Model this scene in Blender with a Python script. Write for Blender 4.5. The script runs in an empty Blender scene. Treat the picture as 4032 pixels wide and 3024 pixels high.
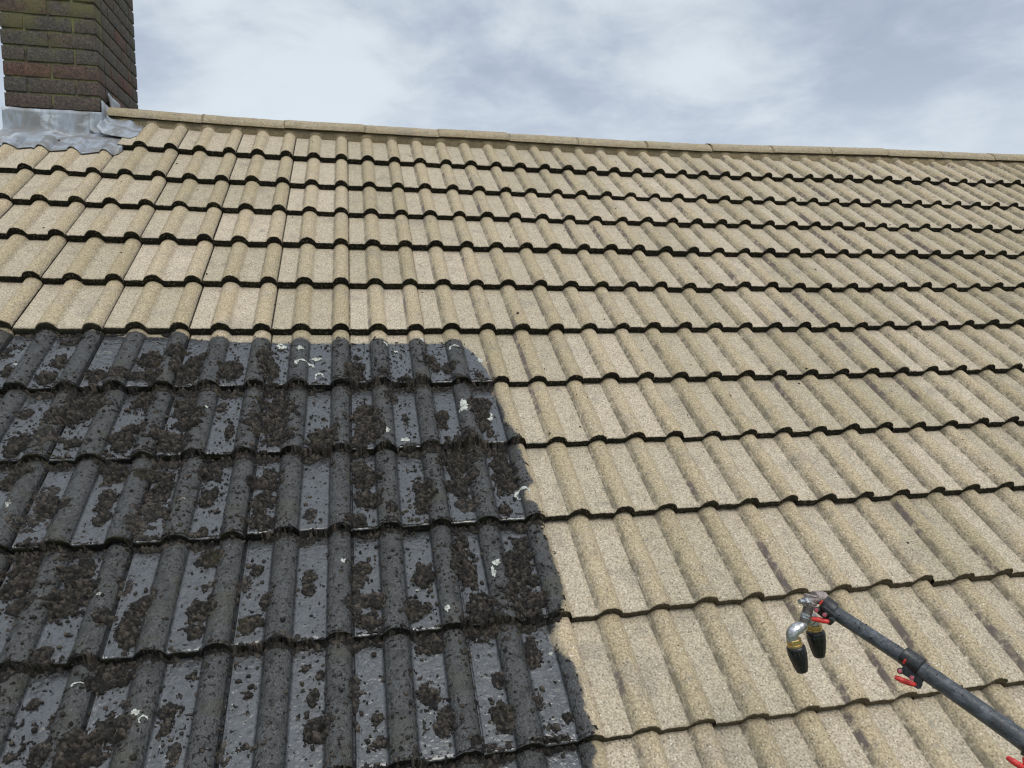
import bpy, bmesh, math, random
import numpy as np
from mathutils import Vector, Matrix

# ------------------------------------------------------------------ camera, sky, sun, exposure
SC = bpy.context.scene
COL = SC.collection
cam_d = bpy.data.cameras.new('camera'); cam = bpy.data.objects.new('camera', cam_d); COL.objects.link(cam)
cam_d.sensor_width = 36.0; cam_d.lens = 36.0 * 2775.58 / 4032.0
cam_d.clip_start = 0.05; cam_d.clip_end = 2000.0
fw = Vector((0.21585488, 0.9705806, -0.10667692)).normalized()
rt = Vector((0.97622325, -0.21674167, 0.00334928)); rt = (rt - fw * rt.dot(fw)).normalized()
up = rt.cross(fw)
cam.matrix_world = Matrix(((rt.x, up.x, -fw.x, 0.20796), (rt.y, up.y, -fw.y, -4.22842), (rt.z, up.z, -fw.z, -0.87086), (0, 0, 0, 1)))
SC.camera = cam

SUN_EL, SUN_AZ = math.radians(58), math.radians(165)      # behind and above the photographer (azimuth from +Y, clockwise)
w = bpy.data.worlds.new('World'); SC.world = w; w.use_nodes = True
NT = w.node_tree; NT.nodes.clear()


class G:
    """tiny node-graph helper"""
    def __init__(s, nt): s.nt = nt
    def n(s, t, **kw):
        nd = s.nt.nodes.new(t)
        for k, v in kw.items():
            if k.startswith('i_'):
                key = k[2:]
                key = int(key) if key.isdigit() else key.replace('_', ' ')
                s.put(nd.inputs[key], v)
            else: setattr(nd, k, v)
        return nd
    def put(s, sock, v):
        if isinstance(v, bpy.types.NodeSocket): s.nt.links.new(v, sock)
        else: sock.default_value = v
    def math(s, op, a, b=0.0, c=0.0, clamp=False):
        nd = s.nt.nodes.new('ShaderNodeMath'); nd.operation = op; nd.use_clamp = clamp
        for i, v in enumerate((a, b, c)): s.put(nd.inputs[i], v)
        return nd.outputs[0]
    def mix(s, f, a, b, mode='MIX'):
        nd = s.nt.nodes.new('ShaderNodeMix'); nd.data_type = 'RGBA'; nd.blend_type = mode
        s.put(nd.inputs[0], f)
        for i, v in ((6, a), (7, b)):
            if isinstance(v, (tuple, list)) and len(v) == 3: v = (*v, 1)
            s.put(nd.inputs[i], v)
        return nd.outputs[2]
    def mixf(s, f, a, b):
        nd = s.nt.nodes.new('ShaderNodeMix'); nd.data_type = 'FLOAT'
        s.put(nd.inputs[0], f); s.put(nd.inputs[2], a); s.put(nd.inputs[3], b)
        return nd.outputs[0]
    def ramp(s, v, lo, hi, a=0.0, b=1.0, smooth=True):
        nd = s.nt.nodes.new('ShaderNodeMapRange'); nd.interpolation_type = 'SMOOTHSTEP' if smooth else 'LINEAR'
        for i, x in enumerate((v, lo, hi, a, b)): s.put(nd.inputs[i], x)
        return nd.outputs[0]
    def noise(s, vec, scale, detail=3.0, rough=0.55, dist=0.0):
        nd = s.n('ShaderNodeTexNoise'); s.put(nd.inputs['Vector'], vec)
        nd.inputs['Scale'].default_value = scale; nd.inputs['Detail'].default_value = detail
        nd.inputs['Roughness'].default_value = rough; nd.inputs['Distortion'].default_value = dist
        return nd.outputs[0]
    def mapv(s, vec, sc=(1, 1, 1), loc=(0, 0, 0), rot=(0, 0, 0)):
        nd = s.n('ShaderNodeMapping'); s.put(nd.inputs[0], vec)
        nd.inputs['Location'].default_value = loc; nd.inputs['Rotation'].default_value = rot; nd.inputs['Scale'].default_value = sc
        return nd.outputs[0]
    def attr(s, name): 
        nd = s.n('ShaderNodeAttribute', attribute_name=name); return nd.outputs['Fac']


g = G(NT)
tc = g.n('ShaderNodeTexCoord'); dirv = tc.outputs['Generated']
sep = g.n('ShaderNodeSeparateXYZ', i_0=dirv)
den = g.math('ADD', g.math('MAXIMUM', sep.outputs[2], 0.0), 0.30)
pv = g.n('ShaderNodeCombineXYZ', i_0=g.math('DIVIDE', sep.outputs[0], den), i_1=g.math('DIVIDE', sep.outputs[1], den), i_2=0.0)
P0 = g.mapv(pv.outputs[0], loc=(4.4, 1.9, 0.0), rot=(0, 0, 0.35))
big = g.noise(P0, 1.5, 2.0, 0.5)
mid = g.noise(g.mapv(P0, sc=(1.0, 1.25, 1), loc=(1, 5, 2)), 2.6, 5.0, 0.58, 0.35)
fine = g.noise(g.mapv(P0, loc=(7, 4, 1)), 6.5, 5.0, 0.6, 0.5)
cover = g.math('ADD', g.math('MULTIPLY', big, 0.46), g.math('ADD', g.math('MULTIPLY', mid, 0.38), g.math('MULTIPLY', fine, 0.16)))
lit = g.ramp(cover, 0.39, 0.61)
low = g.ramp(sep.outputs[2], 0.05, 0.36)                   # brighter towards the horizon
cloud = g.mix(lit, (0.425, 0.495, 0.615), (0.79, 0.865, 0.92))
cloud = g.mix(g.ramp(low, 0.0, 1.0, 0.68, 0.0, False), cloud, (0.80, 0.885, 0.955))
zen = g.ramp(sep.outputs[2], 0.42, 0.95, 1.0, 1.75)        # overcast skies brighten overhead
cloud = g.mix(1.0, cloud, g.n('ShaderNodeCombineXYZ', i_0=zen, i_1=zen, i_2=zen).outputs[0], 'MULTIPLY')
sky = g.n('ShaderNodeTexSky'); sky.sky_type = 'NISHITA'; sky.sun_disc = False
sky.sun_elevation = SUN_EL; sky.sun_rotation = SUN_AZ; sky.dust_density = 2.0
ten = g.mix(1.0, cloud, (8.2, 8.2, 8.2), 'MULTIPLY')
tot = g.mix(0.10, ten, sky.outputs[0])
bgd = g.n('ShaderNodeBackground', i_Color=tot, i_Strength=0.10)
out = g.n('ShaderNodeOutputWorld', i_Surface=bgd.outputs[0])

sl = bpy.data.lights.new('sun', 'SUN'); so = bpy.data.objects.new('sun', sl); COL.objects.link(so)
sl.energy = 1.5; sl.angle = math.radians(28); sl.color = (1.0, 0.955, 0.88)
sd = Vector((math.sin(SUN_AZ) * math.cos(SUN_EL), math.cos(SUN_AZ) * math.cos(SUN_EL), math.sin(SUN_EL)))
so.rotation_euler = sd.to_track_quat('Z', 'Y').to_euler(); so.location = (0, -8, 12)
SC.view_settings.view_transform = 'Standard'; SC.view_settings.look = 'None'
SC.view_settings.exposure = 0.24; SC.view_settings.gamma = 1.0
SC.render.filter_size = 1.2; SC.cycles.filter_width = 1.2

# ------------------------------------------------------------------ roof frame: u along the ridge, v down the slope, n out of it
random.seed(5); RNG = np.random.default_rng(11)
TH = math.radians(35); CT, ST = math.cos(TH), math.sin(TH)
def r2w(u, v, n):
    u, v, n = np.broadcast_arrays(np.asarray(u, float), v, n)
    return np.stack([u, -v * CT - n * ST, -v * ST + n * CT], -1)
V = np.array([0.0, 0.337, 0.641, 0.950, 1.288, 1.622, 1.959, 2.292, 2.620, 2.967, 3.301, 3.640, 3.975, 4.310])   # lower edge of every course
NC = len(V)
UL, NT_U = -1.614, 26                                       # left verge, tiles per course
RH = 0.0270; STEPS = np.interp(np.arange(NC), [0, 5, 8, 10], [.0345, .0345, .0325, .032])                    # roll height, rise per course, thickness of the lower edge
def lift(u, v):                                             # the old roof sags a little between its party walls
    L = np.interp(u, [-2, -1.5, -1.0, -0.5, 0, 2, 2.5, 3.0, 3.3, 4.0, 4.6, 5.6, 7], [.018, .016, .010, .004, 0, .001, .006, .011, .016, .026, .032, .038, .04])
    return L * (1 + 0.55 * np.clip((0.6 - v) / 0.6, 0, 1.4))
def prof(x):
    """height of the tile profile at x in [0, .3) measured from the tile's left side; 0 = pan, RH = crest"""
    h = np.zeros_like(x)
    for c, wd in ((0.1135, 0.0362), (0.2655, 0.0342)):
        t = np.clip(1 - np.abs((x - c) / wd) ** 2.1, 0, 1)
        h = np.maximum(h, RH * t ** 0.66)
    return h
JIT = RNG.normal(0, 1, (NC, NT_U, 4))
def surf(u, v):
    """top of the tiles at (u, v), n value"""
    u, v = np.broadcast_arrays(np.asarray(u, float), np.asarray(v, float))
    k = np.clip(np.searchsorted(V, v), 0, NC - 1)
    d = V[k] - v
    x = np.mod(u - UL, 0.3)
    return prof(x) - RH - STEPS[k] * d / 0.335 + lift(u, v)

BOUND = [(0.635, 1.704), (0.658, 1.747), (0.68, 1.786), (0.698, 1.86), (0.711, 1.93), (0.713, 1.985), (0.716, 2.03), (0.732, 2.122), (0.725, 2.188), (0.749, 2.266), (0.753, 2.31), (0.757, 2.339), (0.763, 2.425), (0.769, 2.49), (0.731, 2.527), (0.734, 2.572), (0.761, 2.587), (0.766, 2.624), (0.765, 2.657), (0.771, 2.727), (0.775, 2.811), (0.775, 2.882), (0.766, 2.934), (0.738, 2.982), (0.721, 3.001), (0.709, 3.025), (0.725, 3.069), (0.752, 3.114), (0.755, 3.175), (0.749, 3.245), (0.754, 3.302), (0.758, 3.33), (0.727, 3.372)]
BV = np.array([b[1] for b in BOUND]); BU = np.array([b[0] for b in BOUND])
o_ = np.argsort(BV); BV, BU = BV[o_], BU[o_]
def dirt(u, v):
    """signed distance-like value, negative where the roof is still dirty"""
    ub = np.interp(v, BV, BU, right=0.745)
    vt = np.interp(u, [-2, -0.75, -0.45, -0.30, 0.0, 0.45, 0.62], [1.63, 1.632, 1.640, 1.672, 1.684, 1.690, 1.700])
    return np.maximum(u - ub, vt - v)

def vnoise(u, v, sc, seed):
    """smooth value noise, about -1..1"""
    r = np.random.default_rng(seed).uniform(-1, 1, (256, 256))
    x, y = u * sc + 100.3, v * sc + 70.7
    i, j = np.floor(x).astype(int), np.floor(y).astype(int)
    fx, fy = x - i, y - j; fx, fy = fx * fx * (3 - 2 * fx), fy * fy * (3 - 2 * fy)
    i, j = i % 256, j % 256; i2, j2 = (i + 1) % 256, (j + 1) % 256
    return (r[i, j] * (1 - fx) + r[i2, j] * fx) * (1 - fy) + (r[i, j2] * (1 - fx) + r[i2, j2] * fx) * fy

# ------------------------------------------------------------------ object helpers
def mesh_np(name, verts, faces, mat, parent=None, smooth=True, attrs=None):
    me = bpy.data.meshes.new(name)
    verts = np.asarray(verts, np.float32).reshape(-1, 3); faces = np.asarray(faces, np.int32)
    nf, k = faces.shape
    me.vertices.add(len(verts)); me.vertices.foreach_set('co', verts.ravel())
    me.loops.add(nf * k); me.loops.foreach_set('vertex_index', faces.ravel())
    me.polygons.add(nf); me.polygons.foreach_set('loop_start', np.arange(nf, dtype=np.int32) * k)
    me.polygons.foreach_set('use_smooth', np.full(nf, smooth))
    me.update(calc_edges=True); me.validate()
    for nm, a in (attrs or {}).items():
        at = me.attributes.new(nm, 'FLOAT', 'POINT'); at.data.foreach_set('value', np.asarray(a, np.float32).ravel())
    me.materials.append(mat)
    o = bpy.data.objects.new(name, me); COL.objects.link(o)
    if parent: o.parent = parent; o.matrix_parent_inverse = parent.matrix_world.inverted()
    return o
def bm_obj(name, bm, mat, parent=None, smooth=False, angle=None):
    me = bpy.data.meshes.new(name); bm.normal_update(); bm.to_mesh(me); bm.free()
    for m in (mat if isinstance(mat, list) else [mat]): me.materials.append(m)
    if smooth:
        me.polygons.foreach_set('use_smooth', np.full(len(me.polygons), True))
        if angle: me.set_sharp_from_angle(angle=math.radians(angle))
    o = bpy.data.objects.new(name, me); COL.objects.link(o)
    if parent: o.parent = parent; o.matrix_parent_inverse = parent.matrix_world.inverted()
    return o
def empty(name, loc=(0, 0, 0)):
    o = bpy.data.objects.new(name, None); COL.objects.link(o); o.location = loc; o.empty_display_size = 0.1
    o.matrix_world = Matrix.Translation(loc)
    return o
def tag(o, label=None, cat=None, kind=None, group=None):
    if label: o['label'] = label
    if cat: o['category'] = cat
    if kind: o['kind'] = kind
    if group: o['group'] = group
    return o
def grid_faces(nr, ncol, base=0):
    i = np.arange(nr - 1)[:, None] * ncol + np.arange(ncol - 1)[None, :] + base
    return np.stack([i, i + 1, i + ncol + 1, i + ncol], -1).reshape(-1, 4)

# ------------------------------------------------------------------ materials
def mat(name):
    m = bpy.data.materials.new(name); m.use_nodes = True; nt = m.node_tree; nt.nodes.clear()
    gg = G(nt); b = gg.n('ShaderNodeBsdfPrincipled'); o = gg.n('ShaderNodeOutputMaterial', i_Surface=b.outputs[0])
    t = gg.n('ShaderNodeTexCoord')
    return m, gg, b, t.outputs['Object']
def bump(gg, b, h, dist, strength=1.0):
    nd = gg.n('ShaderNodeBump', i_Height=h); nd.inputs['Distance'].default_value = dist; nd.inputs['Strength'].default_value = strength
    gg.put(b.inputs['Normal'], nd.outputs[0])

def concrete(gg, co, tid=None, warm=None):
    """tan aggregate concrete, returns colour and fine height"""
    f1 = gg.noise(co, 170, 3, 0.7); f2 = gg.noise(co, 520, 1, 0.5); m1 = gg.noise(co, 28, 3, 0.6); l1 = gg.noise(co, 5, 3, 0.55)
    c = gg.mix(gg.ramp(l1, 0.35, 0.65), (0.412, 0.338, 0.228), (0.430, 0.365, 0.265))
    if warm is not None: c = gg.mix(warm, (0.455, 0.398, 0.305), gg.mix(0.5, c, (0.425, 0.355, 0.232)))
    c = gg.mix(gg.ramp(m1, 0.45, 0.75, 0, 0.45), c, (0.33, 0.275, 0.195))
    c = gg.mix(gg.ramp(gg.noise(gg.mapv(co, loc=(7, 7, 2)), 8, 4, 0.6), 0.52, 0.72, 0, 0.55), c, (0.30, 0.265, 0.225))
    c = gg.mix(gg.ramp(f1, 0.30, 0.72, 0.0, 1.0), gg.mix(1.0, c, (0.58, 0.56, 0.52), 'MULTIPLY'), gg.mix(1.0, c, (1.34, 1.33, 1.31), 'MULTIPLY'))
    vd = gg.n('ShaderNodeTexVoronoi', i_Vector=co); vd.inputs['Scale'].default_value = 125
    cellr = gg.n('ShaderNodeSeparateColor', i_0=vd.outputs['Color'])
    speck = gg.math('MULTIPLY', gg.ramp(vd.outputs['Distance'], 0.42, 0.22), gg.ramp(cellr.outputs[0], 0.77, 0.84))
    c = gg.mix(gg.math('MULTIPLY', speck, 0.72), c, (0.10, 0.085, 0.07))
    white = gg.math('MULTIPLY', gg.ramp(vd.outputs['Distance'], 0.36, 0.16), gg.ramp(cellr.outputs[1], 0.87, 0.92))
    c = gg.mix(gg.math('MULTIPLY', white, 0.75), c, (0.80, 0.76, 0.66))
    h = gg.math('ADD', f1, gg.math('MULTIPLY', f2, 0.4))
    return c, h

def tile_material():
    m, gg, b, co = mat('roof_tile_surface')
    roll = gg.attr('roll'); edge = gg.attr('edge'); dd = gg.attr('dirt'); tid = gg.attr('tid'); flank = gg.attr('flank'); lowr = gg.attr('lower'); join = gg.attr('joint')
    c, h = concrete(gg, co, tid, gg.ramp(roll, 0.08, 0.6))
    c = gg.mix(1.0, c, gg.n('ShaderNodeCombineXYZ', i_0=gg.ramp(tid, 0, 1, .88, 1.10, False), i_1=gg.ramp(tid, 0, 1, .88, 1.085, False), i_2=gg.ramp(tid, 0, 1, .85, 1.11, False)).outputs[0], 'MULTIPLY')
    # weathering left after cleaning: grey algae on the left flanks, purple film along some of them, stray grey blotches
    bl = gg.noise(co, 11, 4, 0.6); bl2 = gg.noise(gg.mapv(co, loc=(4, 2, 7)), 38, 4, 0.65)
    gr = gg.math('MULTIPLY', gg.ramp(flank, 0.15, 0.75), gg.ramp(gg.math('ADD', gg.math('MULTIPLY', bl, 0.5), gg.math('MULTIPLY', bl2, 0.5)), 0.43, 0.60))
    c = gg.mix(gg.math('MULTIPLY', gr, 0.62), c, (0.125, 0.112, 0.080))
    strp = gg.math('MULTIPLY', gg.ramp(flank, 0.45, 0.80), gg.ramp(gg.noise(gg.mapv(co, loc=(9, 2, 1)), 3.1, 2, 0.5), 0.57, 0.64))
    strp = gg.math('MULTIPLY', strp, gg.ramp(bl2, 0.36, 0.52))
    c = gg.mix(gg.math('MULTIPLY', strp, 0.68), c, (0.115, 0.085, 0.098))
    blot = gg.math('MULTIPLY', gg.ramp(gg.noise(gg.mapv(co, loc=(1, 8, 3)), 17, 3, 0.6), 0.60, 0.72), gg.ramp(bl2, 0.42, 0.6))
    c = gg.mix(gg.math('MULTIPLY', blot, 0.55), c, (0.155, 0.155, 0.140))
    dots = gg.math('MULTIPLY', gg.ramp(gg.noise(gg.mapv(co, loc=(6, 1, 9)), 44, 3, 0.6), 0.63, 0.72), gg.ramp(gg.noise(gg.mapv(co, loc=(2, 9, 5)), 2.2, 2, 0.5), 0.42, 0.60))
    c = gg.mix(gg.math('MULTIPLY', dots, 0.6), c, (0.13, 0.125, 0.12))
    ft = gg.math('MULTIPLY', gg.ramp(gg.attr('base'), 0.35, 0.9), gg.ramp(bl2, 0.32, 0.55))  # line at the rolls' left base: dirt plus occlusion shade painted into the colour
    c = gg.mix(gg.math('MULTIPLY', ft, 0.72), c, (0.10, 0.085, 0.058))
    # side-lap joint holds black dirt
    c = gg.mix(gg.math('MULTIPLY', gg.ramp(gg.math('ADD', join, gg.math('MULTIPLY', gg.math('SUBTRACT', bl2, 0.5), 0.9)), 0.35, 0.75), 0.88), c, (0.030, 0.024, 0.018))
    # lower edges: black growth on the upper courses, brown further down
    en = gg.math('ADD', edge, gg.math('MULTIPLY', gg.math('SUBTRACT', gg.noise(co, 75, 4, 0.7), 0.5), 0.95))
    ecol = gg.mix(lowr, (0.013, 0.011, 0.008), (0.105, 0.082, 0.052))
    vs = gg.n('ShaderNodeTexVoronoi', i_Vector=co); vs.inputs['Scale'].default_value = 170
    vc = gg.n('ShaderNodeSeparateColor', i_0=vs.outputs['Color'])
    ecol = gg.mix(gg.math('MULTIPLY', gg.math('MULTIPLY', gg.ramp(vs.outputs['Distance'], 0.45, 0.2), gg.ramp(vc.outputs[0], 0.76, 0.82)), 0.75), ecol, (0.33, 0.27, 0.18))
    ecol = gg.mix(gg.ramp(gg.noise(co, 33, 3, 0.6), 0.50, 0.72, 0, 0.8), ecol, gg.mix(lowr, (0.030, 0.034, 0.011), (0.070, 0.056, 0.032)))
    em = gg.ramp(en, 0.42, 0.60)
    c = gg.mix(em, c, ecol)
    # the dirty half: dark wet film
    n1 = gg.noise(co, 33, 4, 0.6); n2 = gg.noise(co, 120, 3, 0.6)
    dz = gg.math('ADD', dd, gg.math('ADD', gg.math('MULTIPLY', gg.math('SUBTRACT', n1, 0.5), 0.030), gg.math('MULTIPLY', gg.math('SUBTRACT', n2, 0.5), 0.016)))
    mask = gg.ramp(dz, 0.0065, -0.0055)
    halo = gg.ramp(dz, 0.028, 0.0, 0, 0.38)
    c = gg.mix(halo, c, (0.20, 0.17, 0.12))
    rm = gg.ramp(roll, 0.10, 0.45)
    dk = gg.mix(rm, (0.050, 0.052, 0.056), (0.056, 0.056, 0.056))
    sp = gg.noise(co, 230, 2, 0.7)
    dk = gg.mix(gg.ramp(sp, 0.55, 0.70), dk, gg.mix(rm, (0.075, 0.08, 0.085), (0.135, 0.135, 0.13)))
    dk = gg.mix(gg.math('MULTIPLY', gg.ramp(n1, 0.45, 0.65), 0.6), dk, (0.022, 0.022, 0.021))
    dk = gg.mix(gg.ramp(gg.noise(gg.mapv(co, loc=(3, 3, 3)), 105, 3, 0.7), 0.535, 0.63), dk, (0.010, 0.009, 0.008))
    bare = gg.math('MULTIPLY', gg.ramp(gg.noise(gg.mapv(co, loc=(5, 1, 3)), 13, 5, 0.7), 0.66, 0.72), gg.math('SUBTRACT', 1.0, rm))
    dk = gg.mix(gg.math('MULTIPLY', bare, 0.6), dk, (0.26, 0.23, 0.18))
    grn = gg.math('MULTIPLY', gg.ramp(gg.noise(gg.mapv(co, loc=(2, 6, 3)), 7, 4, 0.65), 0.50, 0.68), rm)
    dk = gg.mix(gg.math('MULTIPLY', grn, 0.55), dk, (0.055, 0.053, 0.035))
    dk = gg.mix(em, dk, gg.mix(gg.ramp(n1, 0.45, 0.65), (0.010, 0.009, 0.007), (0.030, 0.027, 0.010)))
    c = gg.mix(mask, c, dk)
    gg.put(b.inputs['Base Color'], c)
    wet = gg.math('MULTIPLY', mask, gg.math('SUBTRACT', 1.0, em))
    pr = gg.mixf(rm, 0.26, 0.55)
    gg.put(b.inputs['Roughness'], gg.mixf(wet, 0.88, gg.math('ADD', pr, gg.ramp(gg.noise(co, 9, 3, 0.6), 0.4, 0.7, 0.0, 0.12))))
    gg.put(b.inputs['Specular IOR Level'], gg.mixf(wet, 0.25, gg.mixf(rm, 0.85, 0.42)))
    rip = gg.noise(co, 62, 2, 0.5)
    hd = gg.mixf(rm, gg.math('MULTIPLY', rip, 1.6), gg.math('ADD', gg.math('MULTIPLY', gg.noise(co, 85, 3, 0.65), 3.2), gg.math('MULTIPLY', sp, 1.6)))
    hh = gg.mixf(mask, gg.math('MULTIPLY', h, 0.9), hd)
    hh = gg.math('ADD', hh, gg.math('MULTIPLY', em, gg.math('MULTIPLY', gg.noise(co, 130, 3, 0.7), 4.0)))
    bump(gg, b, hh, 0.0022, 0.9)
    return m

def cement_material(name, dark=1.0, warm=False, crack=False):
    m, gg, b, co = mat(name)
    c, h = concrete(gg, co)
    c = gg.mix(1.0, c, tuple(dark * x for x in ((1.0, .96, .86) if warm else (1, 1, 1))), 'MULTIPLY')
    st = gg.noise(gg.mapv(co, sc=(6, 6, 20)), 3.2, 4, 0.65)
    c = gg.mix(gg.ramp(st, 0.50, 0.70, 0, 0.45), c, (0.17, 0.145, 0.10))
    gg.put(b.inputs['Base Color'], c); b.inputs['Roughness'].default_value = 0.9; b.inputs['Specular IOR Level'].default_value = 0.2
    bump(gg, b, h, 0.0024, 0.9)
    return m

def brick_material():
    m, gg, b, co = mat('chimney_brick')
    r = gg.attr('rnd'); r2 = gg.attr('moss')
    nz = gg.noise(co, 60, 4, 0.65); n2 = gg.noise(co, 9, 4, 0.6); n3 = gg.noise(co, 240, 2, 0.6)
    c = gg.mix(gg.ramp(r, 0.0, 0.75), (0.098, 0.072, 0.061), (0.086, 0.076, 0.069))
    c = gg.mix(gg.ramp(r, 0.86, 0.97), c, (0.120, 0.062, 0.050))
    c = gg.mix(gg.ramp(n2, 0.45, 0.68, 0, 0.75), c, (0.090, 0.084, 0.078))
    c = gg.mix(gg.ramp(nz, 0.35, 0.75, 0, 0.6), c, gg.mix(1.0, c, (2.1, 2.05, 1.95), 'MULTIPLY'))
    c = gg.mix(gg.ramp(gg.noise(gg.mapv(co, loc=(4, 4, 1)), 130, 4, 0.75), 0.40, 0.58, 0.7, 0), c, (0.030, 0.026, 0.023))
    gm = gg.math('MULTIPLY', r2, gg.ramp(gg.noise(gg.mapv(co, loc=(2, 2, 2)), 6.5, 5, 0.65), 0.40, 0.60))
    c = gg.mix(gg.math('MULTIPLY', gm, 0.68), c, (0.130, 0.125, 0.050))
    c = gg.mix(gg.math('MULTIPLY', gg.ramp(n3, 0.60, 0.74, 0, 0.6), gg.ramp(gg.noise(gg.mapv(co, loc=(8, 3, 5)), 8, 3, 0.6), 0.42, 0.62)), c, (0.27, 0.27, 0.24))
    gg.put(b.inputs['Base Color'], c); b.inputs['Roughness'].default_value = 0.9; b.inputs['Specular IOR Level'].default_value = 0.25
    bump(gg, b, gg.math('ADD', nz, gg.math('MULTIPLY', n3, 0.5)), 0.004, 0.9)
    return m
def mortar_material():
    m, gg, b, co = mat('chimney_mortar')
    n = gg.noise(co, 7, 4, 0.65)
    c = gg.mix(gg.ramp(n, 0.42, 0.62), (0.055, 0.048, 0.038), (0.155, 0.150, 0.065))
    gg.put(b.inputs['Base Color'], c); b.inputs['Roughness'].default_value = 0.95
    bump(gg, b, gg.noise(co, 120, 3, 0.6), 0.003)
    return m
def lead_material():
    m, gg, b, co = mat('weathered_lead')
    n = gg.noise(gg.mapv(co, sc=(1, 1.6, 0.7)), 7.5, 5, 0.62, 0.6); n2 = gg.noise(gg.mapv(co, sc=(3.2, 1, 1), loc=(3, 1, 0)), 16, 5, 0.7, 0.4); n3 = gg.noise(co, 90, 3, 0.6)
    c = gg.mix(gg.ramp(n, 0.40, 0.60), (0.205, 0.205, 0.205), (0.31, 0.345, 0.40))
    c = gg.mix(gg.ramp(gg.noise(gg.mapv(co, loc=(6, 2, 4)), 5.2, 5, 0.66, 0.5), 0.53, 0.66, 0, 0.75), c, (0.56, 0.60, 0.64))
    c = gg.mix(gg.ramp(n2, 0.50, 0.66, 0, 0.75), c, (0.215, 0.205, 0.18))
    c = gg.mix(gg.ramp(n3, 0.68, 0.78, 0, 0.5), c, (0.12, 0.12, 0.12))
    gg.put(b.inputs['Base Color'], c); b.inputs['Metallic'].default_value = 0.15
    gg.put(b.inputs['Roughness'], gg.ramp(n, 0.3, 0.7, 0.45, 0.65))
    bump(gg, b, gg.math('ADD', n2, gg.math('MULTIPLY', n3, 0.3)), 0.0012, 0.6)
    return m
def moss_material():
    m, gg, b, co = mat('dead_wet_moss')
    t = gg.attr('tone')
    n = gg.noise(co, 26, 4, 0.65); n2 = gg.noise(co, 210, 3, 0.7)
    c = gg.mix(gg.ramp(n, 0.36, 0.64), (0.020, 0.017, 0.0145), (0.034, 0.029, 0.023))
    c = gg.mix(gg.ramp(t, 0.40, 1.0), c, (0.080, 0.064, 0.050))
    c = gg.mix(gg.ramp(t, 0.30, 0.0), c, (0.008, 0.007, 0.006))
    c = gg.mix(gg.ramp(gg.noise(gg.mapv(co, loc=(3, 7, 1)), 9, 4, 0.65), 0.57, 0.74, 0, 0.7), c, (0.042, 0.036, 0.013))
    c = gg.mix(gg.ramp(n2, 0.56, 0.74, 0, 0.8), c, (0.125, 0.108, 0.088))
    gg.put(b.inputs['Base Color'], c); b.inputs['Roughness'].default_value = 0.72; b.inputs['Specular IOR Level'].default_value = 0.35
    bump(gg, b, n2, 0.005, 1.0)
    return m
def plain(name, col, rough=0.5, metal=0.0, nz=None, spec=0.5):
    """colour broken up by two noises, slight relief"""
    m, gg, b, co = mat(name)
    sc, amt, col2, bd = nz or (60, 0.5, tuple(x * 0.6 for x in col), 0.0006)
    n = gg.noise(co, sc, 4, 0.65)
    gg.put(b.inputs['Base Color'], gg.mix(gg.ramp(n, 0.45, 0.68, 0, amt), col, col2))
    gg.put(b.inputs['Roughness'], gg.ramp(n, 0.3, 0.7, rough * 0.85, min(1, rough * 1.2)))
    b.inputs['Metallic'].default_value = metal; b.inputs['Specular IOR Level'].default_value = spec
    bump(gg, b, gg.noise(co, sc * 3, 3, 0.6), bd)
    return m

M_TILE = tile_material()
M_RIDGE = cement_material('ridge_concrete', 0.90)
M_BED = cement_material('bedding_mortar', 0.55, True)
M_BRICK = brick_material(); M_MORT = mortar_material(); M_LEAD = lead_material(); M_MOSS = moss_material()
M_LICH = plain('white_lichen', (0.50, 0.51, 0.46), 0.9, 0, (95, 1.0, (0.20, 0.21, 0.18), 0.002), 0.2)

# ------------------------------------------------------------------ the house: roof with its tile courses
house = tag(empty('house', (1.0, 0.4, -7.6)), 'tan tiled house with mossy black lower roof corner and a brick ridge chimney', 'house')
YR, ZR = 0.405, 0.205                                       # ridge line under the ridge tiles
UR = UL + 0.3 * NT_U
M_FELT = plain('roofing_felt', (0.05, 0.047, 0.043), 0.9)
vl = 4.30
def slab(pts, th):
    bm = bmesh.new(); vs = [bm.verts.new(p) for p in pts]; f = bm.faces.new(vs)
    r = bmesh.ops.extrude_face_region(bm, geom=[f]); bmesh.ops.translate(bm, vec=th, verts=[x for x in r['geom'] if isinstance(x, bmesh.types.BMVert)])
    bmesh.ops.recalc_face_normals(bm, faces=bm.faces); return bm
e0 = r2w([UL + .01, UR - .01], vl, -0.105)
bm = slab([tuple(e0[0]), tuple(e0[1]), (UR - .01, YR, ZR - 0.06), (UL + .01, YR, ZR - 0.06)], (0, 0.02, -0.03))
roof = bm_obj('roof', bm, M_FELT, house)

XP = np.unique(np.concatenate([np.array([0, .0015, .003, .0045, .006, .0075, .0095, .02]), np.linspace(.028, .068, 5), np.linspace(.0705, .1535, 19), np.linspace(.158, .220, 6), np.linspace(.2225, .2955, 18), np.array([.2975, .2985, .2995])]))
XGR = np.interp(XP, [0, .0015, .0030, .0060, .0075, .0095], [.007, .007, .004, -.0022, -.0022, 0])
XR = prof(XP) / RH
XJ = np.interp(XP, [0, .0025, .0045, .006, .297, .2985, .3], [1, .9, .45, 0, 0, .5, 1])
DS = np.concatenate([[0.0, .0025, .007, .014, .024, .04], np.arange(.06, .345, .02), [.36, .40]])
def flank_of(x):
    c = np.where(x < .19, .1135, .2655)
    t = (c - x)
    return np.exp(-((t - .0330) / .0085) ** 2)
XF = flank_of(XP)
XB = np.exp(-((XP - .0768) / .0035) ** 2) + np.exp(-((XP - .2308) / .0035) ** 2)
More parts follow.
